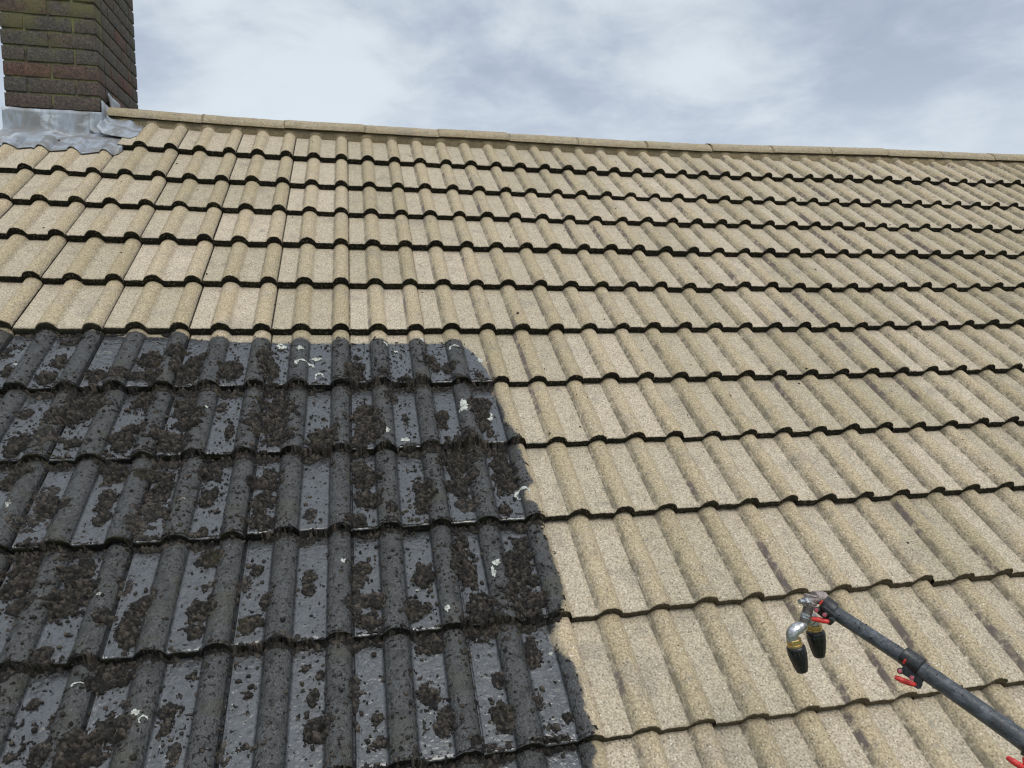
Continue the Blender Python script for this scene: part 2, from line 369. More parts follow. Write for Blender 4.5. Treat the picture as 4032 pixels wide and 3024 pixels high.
def course(k, tiles):
    vs, fs, at = [], [], {n: [] for n in ('roll', 'edge', 'dirt', 'tid', 'flank', 'lower', 'joint', 'base')}
    base = 0
    for i in tiles:
        j = JIT[k, i]; nx = len(XP)
        topn = 0.0013 * j[0]; dv = 0.0028 * j[1]; skew = 0.006 * j[2]; tid = float(np.clip(0.5 + 0.24 * j[3], 0, 1))
        u0 = UL + 0.3 * i
        FACE = (STEPS[min(k + 1, NC - 1)] - .0025)
        XHk = prof(XP) - XGR * float(np.interp(u0, [-.6, 0.1, .5], [1, .8, .25]))
        XHk = np.where(XP > .2975, np.interp(XP, [.2975, .2985, .2995], [0.0015, -.001, -.004]), XHk)
        ch = vnoise(u0 + XP, np.full(nx, k * 1.7), 55, 3) * 0.0016 + vnoise(u0 + XP, np.full(nx, k * 2.3 + 9), 140, 4) * 0.0011
        rows = []
        dmax = 0.40 if k > 0 else 0.36
        for d in DS[DS <= dmax + 1e-6]:
            u = u0 + XP; v = np.full(nx, V[k] + dv - d) + skew * (XP - .15) + (ch if d < .012 else 0)
            n = XHk - RH - STEPS[k] * d / 0.335 + topn + lift(u, v)
            rr = .0026 * max(0, 1 - d / .0055) ** 2
            rows.append((u, v, n - rr, np.where(d < .0015, .42, np.where(d < .0045, .16, 0.0)) * np.ones(nx) + .18 * XR * (d < .02)))
        front = []
        for q in (.006, .012, .018, FACE):
            u = u0 + XP; v = rows[0][1] + .0012 * np.sin(q * 900 + i) + .0016 * vnoise(u, np.full(nx, q * 40 + k), 90, 7)
            front.append((u, v, rows[0][2] - q * (1 + .10 * vnoise(u, np.full(nx, k * 3.1), 48, 8) - (.10 if q > .02 else 0)), np.full(nx, 1.0)))
        u, v, n, _ = front[-1]; front.append((u, v - .03, n + .0015, np.full(nx, 1.0)))
        allr = front[::-1] + rows
        U = np.stack([r[0] for r in allr]); Vv = np.stack([r[1] for r in allr]); N = np.stack([r[2] for r in allr]); E = np.stack([r[3] for r in allr])
        vs.append(r2w(U, Vv, N).reshape(-1, 3)); fs.append(grid_faces(len(allr), nx, base)); base += U.size
        on = np.ones_like(U)
        at['roll'].append((XR * on)); at['edge'].append(E); at['dirt'].append(dirt(U, Vv)); at['tid'].append(tid * on); at['flank'].append(XF * on * np.interp(u0, [-1, 0.4, 1.6], [.55, .85, 1.2]))
        at['base'].append(XB * on * np.interp(u0, [-1, 0.2, 1.0], [.6, .75, 1.0])); at['lower'].append(np.clip((Vv - 2.55) / 0.5, 0, 1) * np.interp(U, [0.6, 1.0], [0, 1])); at['joint'].append(XJ * on * np.interp(u0, [-1, .0, .5], [1, .85, .1]))
    if not vs: return None
    return np.concatenate(vs), np.concatenate(fs), {n: np.concatenate([x.ravel() for x in a]) for n, a in at.items()}
for k in range(NC):
    tiles = range(NT_U)
    if k == 0: tiles = range(2, NT_U)                        # the lead apron lies over the first two
    if k <= 4 or k > 11:
        groups = [(tiles, None)]
    else:
        nb = 5 if k == 5 else 8
        groups = [(tiles, None)] if k == 5 else [(range(0, nb), 'dark wet tile course still covered in moss'), (range(nb, NT_U), None)]
    for tl, lb in groups:
        vf = course(k, tl)
        o = mesh_np('tile_course', vf[0], vf[1], M_TILE, roof, True, vf[2])
        if lb: o['label'] = lb

# bedding mortar under the ridge tiles, scalloped round the rolls
YB, ZB = 0.283, 0.137
us = np.arange(-1.145, UR, 0.006)
rows = []
lf = lift(us, -0.32)
sn = surf(us, np.full_like(us, -0.325))
bot = r2w(us, -0.322 + 0.004 * vnoise(us, us * 0, 30, 21), sn - 0.004)
for t in (0.0, 0.25, 0.5, 0.75, 1.0):
    top_y = YB + 0.016 + 0.003 * vnoise(us, us * 0 + 5, 14, 22); top_z = 0.186 + lf * 0.95 + 0.0015 * vnoise(us, us * 0 + 9, 25, 23)
    y = bot[:, 1] * (1 - t) + top_y * t - 0.004 * math.sin(math.pi * t) + 0.002 * vnoise(us, us * 0 + t * 9, 40, 24)
    z = bot[:, 2] * (1 - t) + top_z * t
    rows.append(np.stack([us, y, z], -1))
rows.append(rows[-1] + np.array([0, 0.03, 0.002]))
A = np.stack(rows)
bed = mesh_np('ridge_mortar', A.reshape(-1, 3), grid_faces(len(rows), len(us)), M_BED, roof, True)

# ridge tiles, each one a part
PH = np.linspace(0, math.pi, 25)
def ridge_tile(ua, ub, seed):
    r = np.random.default_rng(seed)
    dz = r.normal(0, .0026); dy = r.normal(0, .002); tz = r.normal(0, .0035)
    us = np.concatenate([[ua, ua + .003, ua + .008], np.linspace(ua + .03, ub - .03, 14), [ub - .008, ub - .003, ub]])
    L = []
    for q, u in enumerate(us):
        e = min(u - ua, ub - u); ins = .0035 * max(0, 1 - e / .008) ** 2
        a, hgt = 0.1255 - ins, 0.069 - ins
        ex = np.sign(np.cos(PH)) * np.abs(np.cos(PH)) ** 1.0; ez = np.abs(np.sin(PH)) ** 0.96
        y = YR - ex * a + dy; z = 0.187 + dz + ez * hgt + tz * (u - ua) / .46 + float(lift(np.array(u), np.array(-.33))) * .98
        y = y + .0007 * vnoise(np.full(25, u), PH * .06, 60, 31 + seed % 5); z = z + .0012 * vnoise(np.full(25, u), PH * .06, 45, 33 + seed % 5)
        outer = np.stack([np.full(25, u), y, z], -1)
        innr = np.stack([np.full(25, u), YR - ex * (a - .017) + dy, 0.187 + dz + ez * (hgt - .016) + float(lift(np.array(u), np.array(-.33))) * .98], -1)[::-1]
        L.append(np.concatenate([outer, innr, outer[:1]]))
    A = np.stack(L); nx = A.shape[1]
    f = grid_faces(len(us), nx)
    caps = []
    for rI in (0, len(us) - 1):
        b0 = rI * nx
        for q in range(24): caps.append((b0 + q, b0 + q + 1, b0 + 48 - q, b0 + 49 - q))
    return mesh_np('ridge_tile', A.reshape(-1, 3), np.concatenate([f, np.array(caps)]), M_RIDGE, roof, True)
RJ = [-1.14, -0.633, -0.176, 0.290, 0.742, 1.192, 1.647, 2.13, 2.60]
while RJ[-1] < UR - .2: RJ.append(RJ[-1] + 0.462)
for q in range(len(RJ) - 1): ridge_tile(RJ[q] + .0022, RJ[q + 1] - .0022, q + 40)
# mortar in the joints between ridge tiles
for q in range(1, len(RJ) - 1):
    u0 = RJ[q]; us = np.array([u0 - .006, u0, u0 + .006]); L = []
    for u in us:
        ex = np.sign(np.cos(PH)) * np.abs(np.cos(PH)) ** 0.86; ez = np.abs(np.sin(PH)) ** 0.80
        L.append(np.stack([np.full(25, u), YR - ex * .121, 0.187 + ez * .0645 + float(lift(np.array(u), np.array(-.33))) * .98], -1))
    mesh_np('ridge_joint', np.stack(L).reshape(-1, 3), grid_faces(3, 25), M_BED, roof, True)

# lichen patches on the dirty tiles
LICHEN = [(0.076,1.918,0.0137,0.0237,1),(0.062,1.8,0.0164,0.009,0),(0.366,1.751,0.0069,0.0076,0),(0.327,1.713,0.007,0.0097,0),(0.473,1.691,0.009,0.0139,0),(0.595,1.761,0.0191,0.0154,1),(0.692,1.822,0.0107,0.015,0),(0.588,2.104,0.0163,0.0302,0),(0.68,2.147,0.012,0.0195,0),(0.31,2.228,0.0075,0.0108,0),(0.368,2.256,0.0125,0.0107,0),(0.726,2.526,0.0205,0.0186,1),(-0.071,1.709,0.0175,0.0188,0),(0.002,1.753,0.0109,0.0139,0),(0.064,1.8,0.0164,0.0091,1),(0.022,1.853,0.031,0.0193,1),(-0.943,1.822,0.0069,0.0066,0),(-0.305,2.106,0.0084,0.0147,0),(-0.293,2.075,0.0071,0.006,0),(-0.762,2.473,0.0172,0.0166,0),(-0.299,2.487,0.0062,0.0046,1),(-0.451,2.79,0.0083,0.0048,0),(-0.446,3.03,0.0137,0.0059,1),(-0.304,3.115,0.0085,0.0067,0),(-0.284,3.134,0.0084,0.0091,1),(0.09,2.962,0.0039,0.0044,0),(0.598,2.783,0.0115,0.0107,0),(0.584,2.814,0.0068,0.0157,0),(0.438,2.924,0.0064,0.0105,0),(0.163,2.734,0.0065,0.008,0),(0.365,2.84,0.0043,0.004,0),(0.706,3.063,0.0051,0.0053,0)]
for q, (u, v, ru, rv, arc) in enumerate(LICHEN):
    r = np.random.default_rng(900 + q); na = 40
    th = np.linspace(0, 2 * math.pi, na, endpoint=False)
    ph = r.uniform(0, 6.28, 5); 
    rad = 1 + sum(0.17 / (1 + .3 * a) * np.sin((a + 2) * th + ph[a]) for a in range(5)) + r.normal(0, .16, na)
    if arc:
        a0 = r.uniform(2.4, 3.4); tt = (np.arange(24) / 23.0 - .5) * r.uniform(3.4, 4.6) + a0 + 1.4; wv = (0.24 + .10 * np.sin(np.arange(24) * 1.1 + ph[0]) + r.normal(0, .05, 24)) * np.sin(np.linspace(.25, 2.9, 24)) ** .5
        ri = np.stack([1 - wv, 1 - wv * .5, 1 + wv * 0.3 , 1 + wv]); U = u + ru * ri * np.cos(tt)[None]; W = v + rv * ri * np.sin(tt)[None]
        hh = np.array([.0002, .0014, .0014, .0002])[:, None]; f = grid_faces(4, 24)
    else:
        ri = np.array([.02, .4, .75, 1.0])[:, None] * rad[None]; U = u + ru * ri * np.cos(th)[None]; W = v + rv * ri * np.sin(th)[None]
        hh = np.array([.0012, .0014, .0010, .0002])[:, None]
        U = np.concatenate([U, U[:, :1]], 1); W = np.concatenate([W, W[:, :1]], 1); f = grid_faces(4, na + 1)
    n = surf(U, W) + hh + .0012 + r.normal(0, .0004, U.shape)
    mesh_np('lichen_patch', r2w(U, W, n).reshape(-1, 3), f, M_LICH, roof, True)

# ------------------------------------------------------------------ chimney: every brick modelled, recessed mortar
CX0, CX1, CY0, CY1 = -1.607, -1.142, 0.203, 0.950
chim = bm_obj('chimney', (lambda bm: (bmesh.ops.create_cube(bm, size=1, matrix=Matrix.Translation(((CX0 + CX1) / 2, (CY0 + CY1) / 2, 0.72)) @ Matrix.Diagonal((CX1 - CX0 - .013, CY1 - CY0 - .013, 2.4, 1))), bm)[1])(bmesh.new()), M_MORT, house)
chim['label'] = 'dark brown brick chimney stained green with lead at its foot'
def brick_boxes():
    H, J = 0.0815, 0.010
    z0 = 0.204; out = []
    LX, LY = CX1 - CX0, CY1 - CY0
    kz = 0
    for kz in range(-8, 18):
        z = z0 + kz * H
        odd = kz % 2
        # front and back rows run the full width; sides fill in between
        fr = [0, .5, 1] if not odd else [0, .245, .755, 1]
        thick = .108
        for face in (0, 1):
            y0 = CY0 if face == 0 else CY1 - thick
            for a, b in zip(fr[:-1], fr[1:]):
                out.append((CX0 + a * LX + (J / 2 if a > 0 else 0), CX0 + b * LX - (J / 2 if b < 1 else 0), y0, y0 + thick, z, z + H - J, kz))
        inner0, inner1 = CY0 + thick + J, CY1 - thick - J
        n = 0.225
        cuts = [inner0]
        if odd: cuts.append(inner0 + .112)
        while cuts[-1] + n < inner1 - .05: cuts.append(cuts[-1] + n)
        cuts.append(inner1 + J)
        for side in (0, 1):
            x0 = CX0 if side == 0 else CX1 - thick
            for a, b in zip(cuts[:-1], cuts[1:]): out.append((x0, x0 + thick, a, b - J, z, z + H - J, kz))
    return out
vs, fs, rnd, msv = [], [], [], []
bm = bmesh.new(); lay = bm.verts.layers.float.new('rnd'); lay2 = bm.verts.layers.float.new('moss')
rr = random.Random(3)
for (x0, x1, y0, y1, z0, z1, kz) in brick_boxes():
    if z1 > 1.62: continue
    j = [rr.uniform(-.0014, .0014) for _ in range(6)]
    r = bmesh.ops.create_cube(bm, size=1, matrix=Matrix.Translation(((x0 + x1) / 2 + j[0], (y0 + y1) / 2 + j[1], (z0 + z1) / 2 + j[2])) @ Matrix.Rotation(j[3], 4, 'Z') @ Matrix.Diagonal((x1 - x0, y1 - y0, z1 - z0 + j[4], 1)))
    val = rr.random(); front = (y0 < CY0 + .01)
    mv = max(0.0, min(1.0, (z0 - 0.30) / 0.35)) * (1.0 if front else 0.12)
    for v_ in r['verts']: v_[lay] = val; v_[lay2] = mv
bmesh.ops.bevel(bm, geom=bm.edges[:], offset=.0045, segments=2, profile=.6, affect='EDGES')
brickwork = bm_obj('brickwork', bm, M_BRICK, chim, True, 50)
bm = bmesh.new()
for zc, gx, hh in ((1.66, .03, .07), (1.735, .055, .07)):
    bmesh.ops.create_cube(bm, size=1, matrix=Matrix.Translation(((CX0 + CX1) / 2, (CY0 + CY1) / 2, zc)) @ Matrix.Diagonal((CX1 - CX0 + 2 * gx, CY1 - CY0 + 2 * gx, hh, 1)))
bmesh.ops.bevel(bm, geom=bm.edges[:], offset=.006, segments=1, affect='EDGES')
bm_obj('chimney_cap', bm, M_MORT, chim)

# ------------------------------------------------------------------ lead flashings
def smooth01(t): t = np.clip(t, 0, 1); return t * t * (3 - 2 * t)
uu = np.linspace(-1.622, -0.985, 120)
low = np.interp(uu, [-1.63, -1.55, -1.482, -1.41, -1.318, -1.243, -1.161, -1.093, -1.016, -0.995, -0.985], [.040, .052, .094, .050, .098, .060, .106, .063, .112, .075, .02])
from_v = np.interp(uu, [-1.622, -1.607, -1.142, -1.10, -0.985], [-.200, -.206, -.206, -.18, -.10])
rows = []
base_n = np.interp(uu, [-1.2, -1.13, -1.0], [-.050, -.048, -.036])
for t in np.linspace(0, 1, 7)[:-1]:                          # upstand on the brick face
    x = np.clip(uu, CX0 - .002, CX1 + .003) * 1.0
    yb = CY0 - .005; zb = 0.197 + .003 * vnoise(uu, uu * 0, 18, 51)
    P2 = r2w(uu, from_v, base_n)
    inside = (uu < CX1 + .003)
    z = np.where(inside, zb, P2[:, 2] + .004) * (1 - t) + (P2[:, 2] + .004) * t; y = np.where(inside, yb, yb * (1 - t) + P2[:, 1] * t) + .0012 * vnoise(uu, uu * 0 + t * 3, 12, 52)
    rows.append(np.stack([np.minimum(uu, CX1 + .004 + (uu - CX1) * t ** 2), y, z], -1))
for t in np.linspace(0, 1, 26):
    v = from_v * (1 - t) + (low + .003 * vnoise(uu, uu * 0, 40, 53)) * t
    roll = prof(np.mod(uu - UL, .3))
    st = surf(uu, np.maximum(low, .03)) + .006
    flat = base_n + .006 + .012 * t + .0014 * vnoise(uu, v, 9, 54) + .0006 * vnoise(uu, v, 26, 55)
    sag = -RH - .004 + lift(uu, v)
    k_ = smooth01((t - .62) / .34)
    n = flat * (1 - k_) + st * k_
    n = np.maximum(n, np.where(v > -.07, roll - RH - STEPS[1] * (V[1] - v) / .335 + lift(uu, v) + .007, -1))
    n = n + 0.004 * math.sin(math.pi * min(1, t * 1.2)) + np.where(t > .93, .0015, 0)
    rows.append(r2w(uu, v, n))
A = np.stack(rows)
apron = mesh_np('apron_flashing', A.reshape(-1, 3), grid_faces(len(rows), len(uu)), M_LEAD, chim, True); apron.data.set_sharp_from_angle(angle=math.radians(32))
def thick(o, t):
    md = o.modifiers.new('thickness', 'SOLIDIFY'); md.thickness = t; md.offset = 0
thick(apron, .0035)
# saddle piece over the first roll, right of the chimney
uu = np.linspace(-1.140, -0.945, 44); rows = []
for t in np.linspace(0, 1, 24):
    v = -.345 + t * (np.interp(uu, [-1.14, -1.05, -0.97, -0.945], [-.150, -.120, -.098, -.150]) + .345)
    n = -.034 + lift(uu, v) + .0016 * vnoise(uu, v, 16, 61) + (surf(uu, v) + .004 - (-.034 + lift(uu, v))) * smooth01((uu + 1.015) / .04)
    n = n + .030 * np.exp(-((uu + 1.14) / .016) ** 2)
    rows.append(r2w(uu, v, n))
A = np.stack(rows)
sad = mesh_np('saddle_flashing', A.reshape(-1, 3), grid_faces(len(rows), len(uu)), M_LEAD, chim, True); thick(sad, .003)
# corner piece folded round the front edge
uu = np.linspace(-1.196, CX1 + .0095, 16); rows = []
for t in np.linspace(0, 1, 12):
    z = .196 * (1 - t) + t * (.072 + .018 * (1 - smooth01((uu + 1.196) / .04)))
    y = np.full_like(uu, CY0 - .0105) - .010 * smooth01((t - .7) / .3) + .0012 * vnoise(uu, z, 30, 63)
    rows.append(np.stack([uu, y, z], -1))
A = np.stack(rows); mesh_np('corner_flashing', A.reshape(-1, 3), grid_faces(12, 16), M_LEAD, chim, True).modifiers.new('thickness', 'SOLIDIFY').thickness = .002
# stepped pieces dressed into the joints of the right side
def step_piece(poly, off):
    bm = bmesh.new(); vs = [bm.verts.new((CX1 + off, y, z)) for y, z in poly]
    f = bm.faces.new(vs); bmesh.ops.triangulate(bm, faces=[f])
    bmesh.ops.subdivide_edges(bm, edges=bm.edges[:], cuts=3, use_grid_fill=True)
    for v_ in bm.verts: v_.co.x += .0018 * math.sin(v_.co.y * 40 + v_.co.z * 23)
    o = bm_obj('step_flashing', bm, M_LEAD, chim, True)
    md = o.modifiers.new('thickness', 'SOLIDIFY'); md.thickness = .003
    return o
step_piece([(.196, .262), (.338, .255), (.392, .186), (.392, .10), (.215, .07), (.196, .075)], .009)
step_piece([(.299, .330), (.379, .325), (.392, .19), (.338, .250)], .0125)
step_piece([(.393, .330), (.530, .325), (.470, .235), (.393, .225)], .009)

# ------------------------------------------------------------------ back slope, walls, gutter (out of the photograph's sight)
M_BACK = cement_material('back_slope_concrete', 0.8)
bm = slab([(UL, YR, ZR), (UR, YR, ZR), (UR, 4.35, ZR - (4.35 - YR) * .70), (UL, 4.35, ZR - (4.35 - YR) * .70)], (0, 0, -.05))
bm_obj('back_slope', bm, M_BACK, house)
def wall_material():
    m, gg, b, co = mat('house_brick')
    br = gg.n('ShaderNodeTexBrick', i_Vector=gg.mapv(co, rot=(math.pi / 2, 0, 0)))
    br.inputs['Color1'].default_value = (.22, .10, .07, 1); br.inputs['Color2'].default_value = (.16, .08, .06, 1); br.inputs['Mortar'].default_value = (.30, .27, .23, 1)
    br.inputs['Scale'].default_value = 1.0; br.inputs['Brick Width'].default_value = .23; br.inputs['Row Height'].default_value = .082; br.inputs['Mortar Size'].default_value = .006
    gg.put(b.inputs['Base Color'], br.outputs[0]); b.inputs['Roughness'].default_value = .9
    return m
bm = bmesh.new()
prof_y = [(-3.30, -7.6), (-3.30, -2.55), (YR, .03), (4.05, -2.55), (4.05, -7.6)]
for x in (UL + .03, UR - .03):
    bm.faces.new([bm.verts.new((x, y, z)) for y, z in prof_y])
bm.verts.ensure_lookup_table()
for q in range(4): bm.faces.new([bm.verts[q], bm.verts[q + 1], bm.verts[q + 6], bm.verts[q + 5]])
bm.faces.new([bm.verts[4], bm.verts[0], bm.verts[5], bm.verts[9]])
bmesh.ops.recalc_face_normals(bm, faces=bm.faces)
bm_obj('wall', bm, wall_material(), house)

# ground far below
M_LAWN = plain('lawn', (.06, .10, .03), .95, 0, (3, .7, (.10, .11, .04), .02))
bm = bmesh.new(); bmesh.ops.create_grid(bm, x_segments=8, y_segments=8, size=900)
tag(bm_obj('ground', bm, M_LAWN), kind='structure').location = (0, 0, -7.6)

# ------------------------------------------------------------------ moss on the dirty tiles
MOSS = [(-0.999,1.744,0.013,0.038,0),(-0.828,1.902,0.033,0.04,0),(-0.81,1.815,0.03,0.042,0),(-0.68,1.899,0.042,0.043,0),(-0.513,1.805,0.04,0.059,0),(-0.586,1.898,0.06,0.032,0),(-0.495,1.904,0.044,0.044,0),(-0.429,1.768,0.041,0.04,0),(-0.389,1.854,0.054,0.076,0),(-0.34,1.777,0.019,0.024,0),(-0.236,1.873,0.046,0.058,0),(-0.118,1.789,0.038,0.049,0),(-0.103,1.868,0.042,0.07,0),(-0.953,1.877,0.024,0.036,0),(-0.97,1.713,0.017,0.019,0),(-0.802,1.683,0.044,0.024,0),(-0.685,2.03,0.065,0.054,0),(-0.723,2.1,0.055,0.051,0),(-0.84,2.069,0.027,0.026,0),(-0.815,2.228,0.037,0.047,0),(-0.743,2.197,0.053,0.042,1),(-0.661,2.218,0.027,0.018,0),(-0.506,2.023,0.042,0.044,0),(-0.36,2.042,0.043,0.044,0),(-0.34,2.116,0.05,0.066,0),(-0.523,2.22,0.039,0.054,0),(-0.504,2.159,0.04,0.025,0),(-0.37,2.239,0.056,0.055,0),(-0.416,2.201,0.032,0.037,0),(-0.207,2.173,0.013,0.038,0),(-0.248,2.046,0.017,0.028,0),(-0.072,2.045,0.054,0.056,0),(-0.074,2.14,0.078,0.079,0),(-0.05,2.231,0.051,0.05,0),(0.1,2.239,0.052,0.063,0),(-0.136,2.124,0.026,0.08,1),(-0.796,2.361,0.036,0.043,0),(-0.692,2.43,0.043,0.072,1),(-0.784,2.33,0.043,0.027,0),(-0.652,2.472,0.042,0.04,0),(-0.519,2.346,0.045,0.045,0),(-0.524,2.451,0.033,0.052,0),(-0.508,2.522,0.021,0.03,0),(-0.402,2.364,0.054,0.033,0),(-0.374,2.399,0.03,0.044,0),(-0.388,2.481,0.052,0.072,1),(-0.416,2.558,0.036,0.049,1),(-0.338,2.52,0.015,0.018,0),(-0.239,2.352,0.032,0.046,0),(-0.236,2.461,0.027,0.048,0),(-0.229,2.597,0.013,0.017,0),(-0.078,2.418,0.048,0.039,0),(-0.057,2.374,0.032,0.034,0),(-0.079,2.504,0.046,0.042,0),(-0.073,2.575,0.045,0.035,0),(0.064,2.565,0.019,0.046,1),(-0.695,2.537,0.068,0.038,1),(0.204,1.883,0.034,0.087,0),(0.307,1.909,0.02,0.019,0),(0.487,1.815,0.026,0.05,0),(0.504,1.857,0.021,0.041,0),(0.559,1.875,0.023,0.029,0),(0.673,1.926,0.019,0.014,0),(0.39,1.945,0.025,0.019,0),(0.237,2.167,0.055,0.121,0),(0.331,2.038,0.029,0.036,0),(0.377,2.146,0.014,0.055,1),(0.505,2.145,0.027,0.056,0),(0.651,2.079,0.045,0.037,0),(0.649,2.158,0.034,0.07,0),(0.67,2.241,0.019,0.02,0),(0.551,2.288,0.06,0.058,0),(0.541,2.363,0.068,0.073,0),(0.539,2.458,0.052,0.057,0),(0.687,2.371,0.041,0.049,0),(0.693,2.444,0.041,0.059,0),(0.654,2.511,0.013,0.017,0),(0.232,2.415,0.055,0.046,0),(0.23,2.504,0.053,0.043,0),(0.207,2.367,0.043,0.047,1),(0.409,2.495,0.038,0.05,0),(0.405,2.549,0.029,0.032,0),(0.309,2.563,0.016,0.021,0),(0.661,2.578,0.021,0.027,0),(0.553,2.549,0.051,0.043,1),(0.204,2.586,0.032,0.031,0),(0.511,2.681,0.024,0.059,0),(0.513,2.73,0.032,0.048,0),(0.689,2.745,0.024,0.038,0),(-0.673,2.7,0.051,0.094,0),(-0.534,2.695,0.04,0.052,0),(-0.525,2.778,0.058,0.074,0),(-0.639,2.791,0.037,0.032,0),(-0.406,2.757,0.02,0.038,1),(-0.427,2.851,0.025,0.023,0),(-0.352,2.819,0.033,0.04,0),(-0.367,2.902,0.031,0.045,0),(-0.542,2.94,0.021,0.018,0),(-0.207,2.68,0.035,0.036,0),(-0.194,2.777,0.027,0.034,0),(-0.204,2.85,0.037,0.044,0),(-0.208,2.911,0.026,0.023,0),(-0.104,2.786,0.021,0.051,1),(-0.042,2.833,0.021,0.033,0),(-0.075,2.909,0.033,0.031,0),(-0.075,2.728,0.018,0.022,0),(0.07,2.763,0.018,0.022,0),(0.068,2.806,0.018,0.026,0),(-0.374,3.007,0.048,0.028,0),(-0.4,3.024,0.036,0.02,0),(-0.402,3.178,0.044,0.053,0),(-0.356,3.143,0.04,0.049,0),(-0.492,3.178,0.027,0.029,0),(-0.241,3.107,0.024,0.026,0),(-0.236,3.151,0.02,0.028,0),(-0.198,3.02,0.012,0.017,0),(-0.21,3.208,0.017,0.036,1),(-0.062,3.09,0.012,0.013,0),(-0.059,3.216,0.015,0.009,0),(-0.107,3.221,0.012,0.036,1),(0.103,3.193,0.037,0.044,0),(0.089,3.114,0.016,0.023,0),(0.07,3.029,0.013,0.011,0),(-0.535,3.172,0.032,0.023,1),(-0.538,3.056,0.014,0.01,0),(0.106,3.054,0.01,0.014,0),(-0.336,3.077,0.018,0.02,0),(0.217,2.749,0.022,0.027,0),(0.201,2.779,0.022,0.053,1),(0.25,2.861,0.029,0.025,0),(0.2,2.873,0.036,0.041,1),(0.227,2.929,0.031,0.028,0),(0.384,2.796,0.034,0.04,0),(0.364,2.906,0.033,0.041,0),(0.495,2.741,0.028,0.066,0),(0.512,2.798,0.031,0.054,0),(0.534,2.914,0.056,0.037,0),(0.52,2.962,0.058,0.04,0),(0.667,2.775,0.044,0.056,0),(0.669,2.849,0.047,0.044,0),(0.664,2.918,0.061,0.042,0),(0.632,2.881,0.031,0.026,0),(0.654,2.968,0.045,0.024,0),(0.697,2.704,0.025,0.025,0),(0.78,2.956,0.019,0.01,0),(0.745,2.973,0.023,0.012,0),(0.366,3.139,0.036,0.031,0),(0.405,3.211,0.029,0.042,0),(0.385,3.004,0.042,0.023,0),(0.659,3.056,0.022,0.045,0),(0.552,3.126,0.017,0.021,0),(0.544,3.218,0.03,0.039,0),(0.641,3.192,0.017,0.023,0),(0.664,3.262,0.02,0.013,0),(0.239,3.187,0.016,0.016,0),(0.19,3.112,0.013,0.061,1),(0.25,3.248,0.015,0.015,0),(0.706,3.244,0.012,0.006,0),(0.649,3.298,0.059,0.015,0),(0.486,3.045,0.014,0.03,1),(0.468,3.276,0.013,0.012,0)]
CELL = 0.0026
u0, u1, v0, v1 = -1.06, 0.86, 1.628, 3.47
gu = np.arange(u0, u1, CELL); gv = np.arange(v0, v1, CELL)
GU, GV = np.meshgrid(gu, gv, indexing='ij')
NZ = 0.62 * vnoise(GU, GV, 26, 71) + 0.42 * vnoise(GU, GV, 60, 72) + 0.30 * vnoise(GU, GV, 130, 73) + .22 * vnoise(GU, GV, 240, 74)
TH_ = np.full(GU.shape, -0.02)
for (u, v, ru, rv, thin) in MOSS:
    ru, rv = max(ru, .012) * 1.05, max(rv, .012) * 1.05
    i0, i1 = np.searchsorted(gu, [u - 1.9 * ru, u + 1.9 * ru]); j0, j1 = np.searchsorted(gv, [v - 1.9 * rv, v + 1.9 * rv])
    if i1 <= i0 or j1 <= j0: continue
    a = ((GU[i0:i1, j0:j1] - u) / ru) ** 2 + ((GV[i0:i1, j0:j1] - v) / rv) ** 2
    q = 0.86 - a + (1.0 if not thin else 0.95) * NZ[i0:i1, j0:j1] - (0.0 if not thin else .30)
    size = min(1.0, (ru * rv) ** .5 / .045)
    hgt = (0.0165 if not thin else .006) * (0.45 + .55 * size)
    TH_[i0:i1, j0:j1] = np.maximum(TH_[i0:i1, j0:j1], hgt * np.minimum(1.0, np.sqrt(np.clip(q, 0, 4)) * 0.95) * (q > 0) - .02 * (q <= 0))
# growth packed into the steps between the dirty courses
D0 = dirt(GU, GV)
for k in range(5, 11):
    below = GV - V[k]
    reach = .010 + .030 * (vnoise(GU, GV * 0 + k, 15, 80 + k) + .30) + .010 * vnoise(GU, GV, 70, 90)
    if k == 5: reach = (reach - .012) * np.interp(GU, [-.45, -.2, 0.1], [1, .5, 0.0])
    m = (below > -.006) & (below < reach)
    fill = .017 * np.clip(1 - below / np.maximum(reach, .004), 0, 1) ** .7 + .003 * NZ
    fill = fill * np.where(below > .006, 1 - .85 * np.clip(prof(np.mod(GU - UL, .3)) / RH * 1.6, 0, 1), 1)
    fill = np.where(below < 0.002, .0020 + .0032 * NZ, fill)
    TH_ = np.where(m & (fill > 0.001), np.maximum(TH_, fill), TH_)
    m2 = (below > -.020) & (below <= -.005) & (NZ > .25)
    TH_ = np.where(m2, np.maximum(TH_, .004 * NZ), TH_)
# specks of growth everywhere
sp = vnoise(GU, GV, 70, 101) * .6 + vnoise(GU, GV, 150, 102) * .6
patchy = vnoise(GU, GV, 7, 103)
TH_ = np.where(sp > .58 - .20 * patchy, np.maximum(TH_, .0042 * (sp - .25)), TH_)
TH_ = np.where(D0 > .010 + .012 * NZ, -.02, TH_)
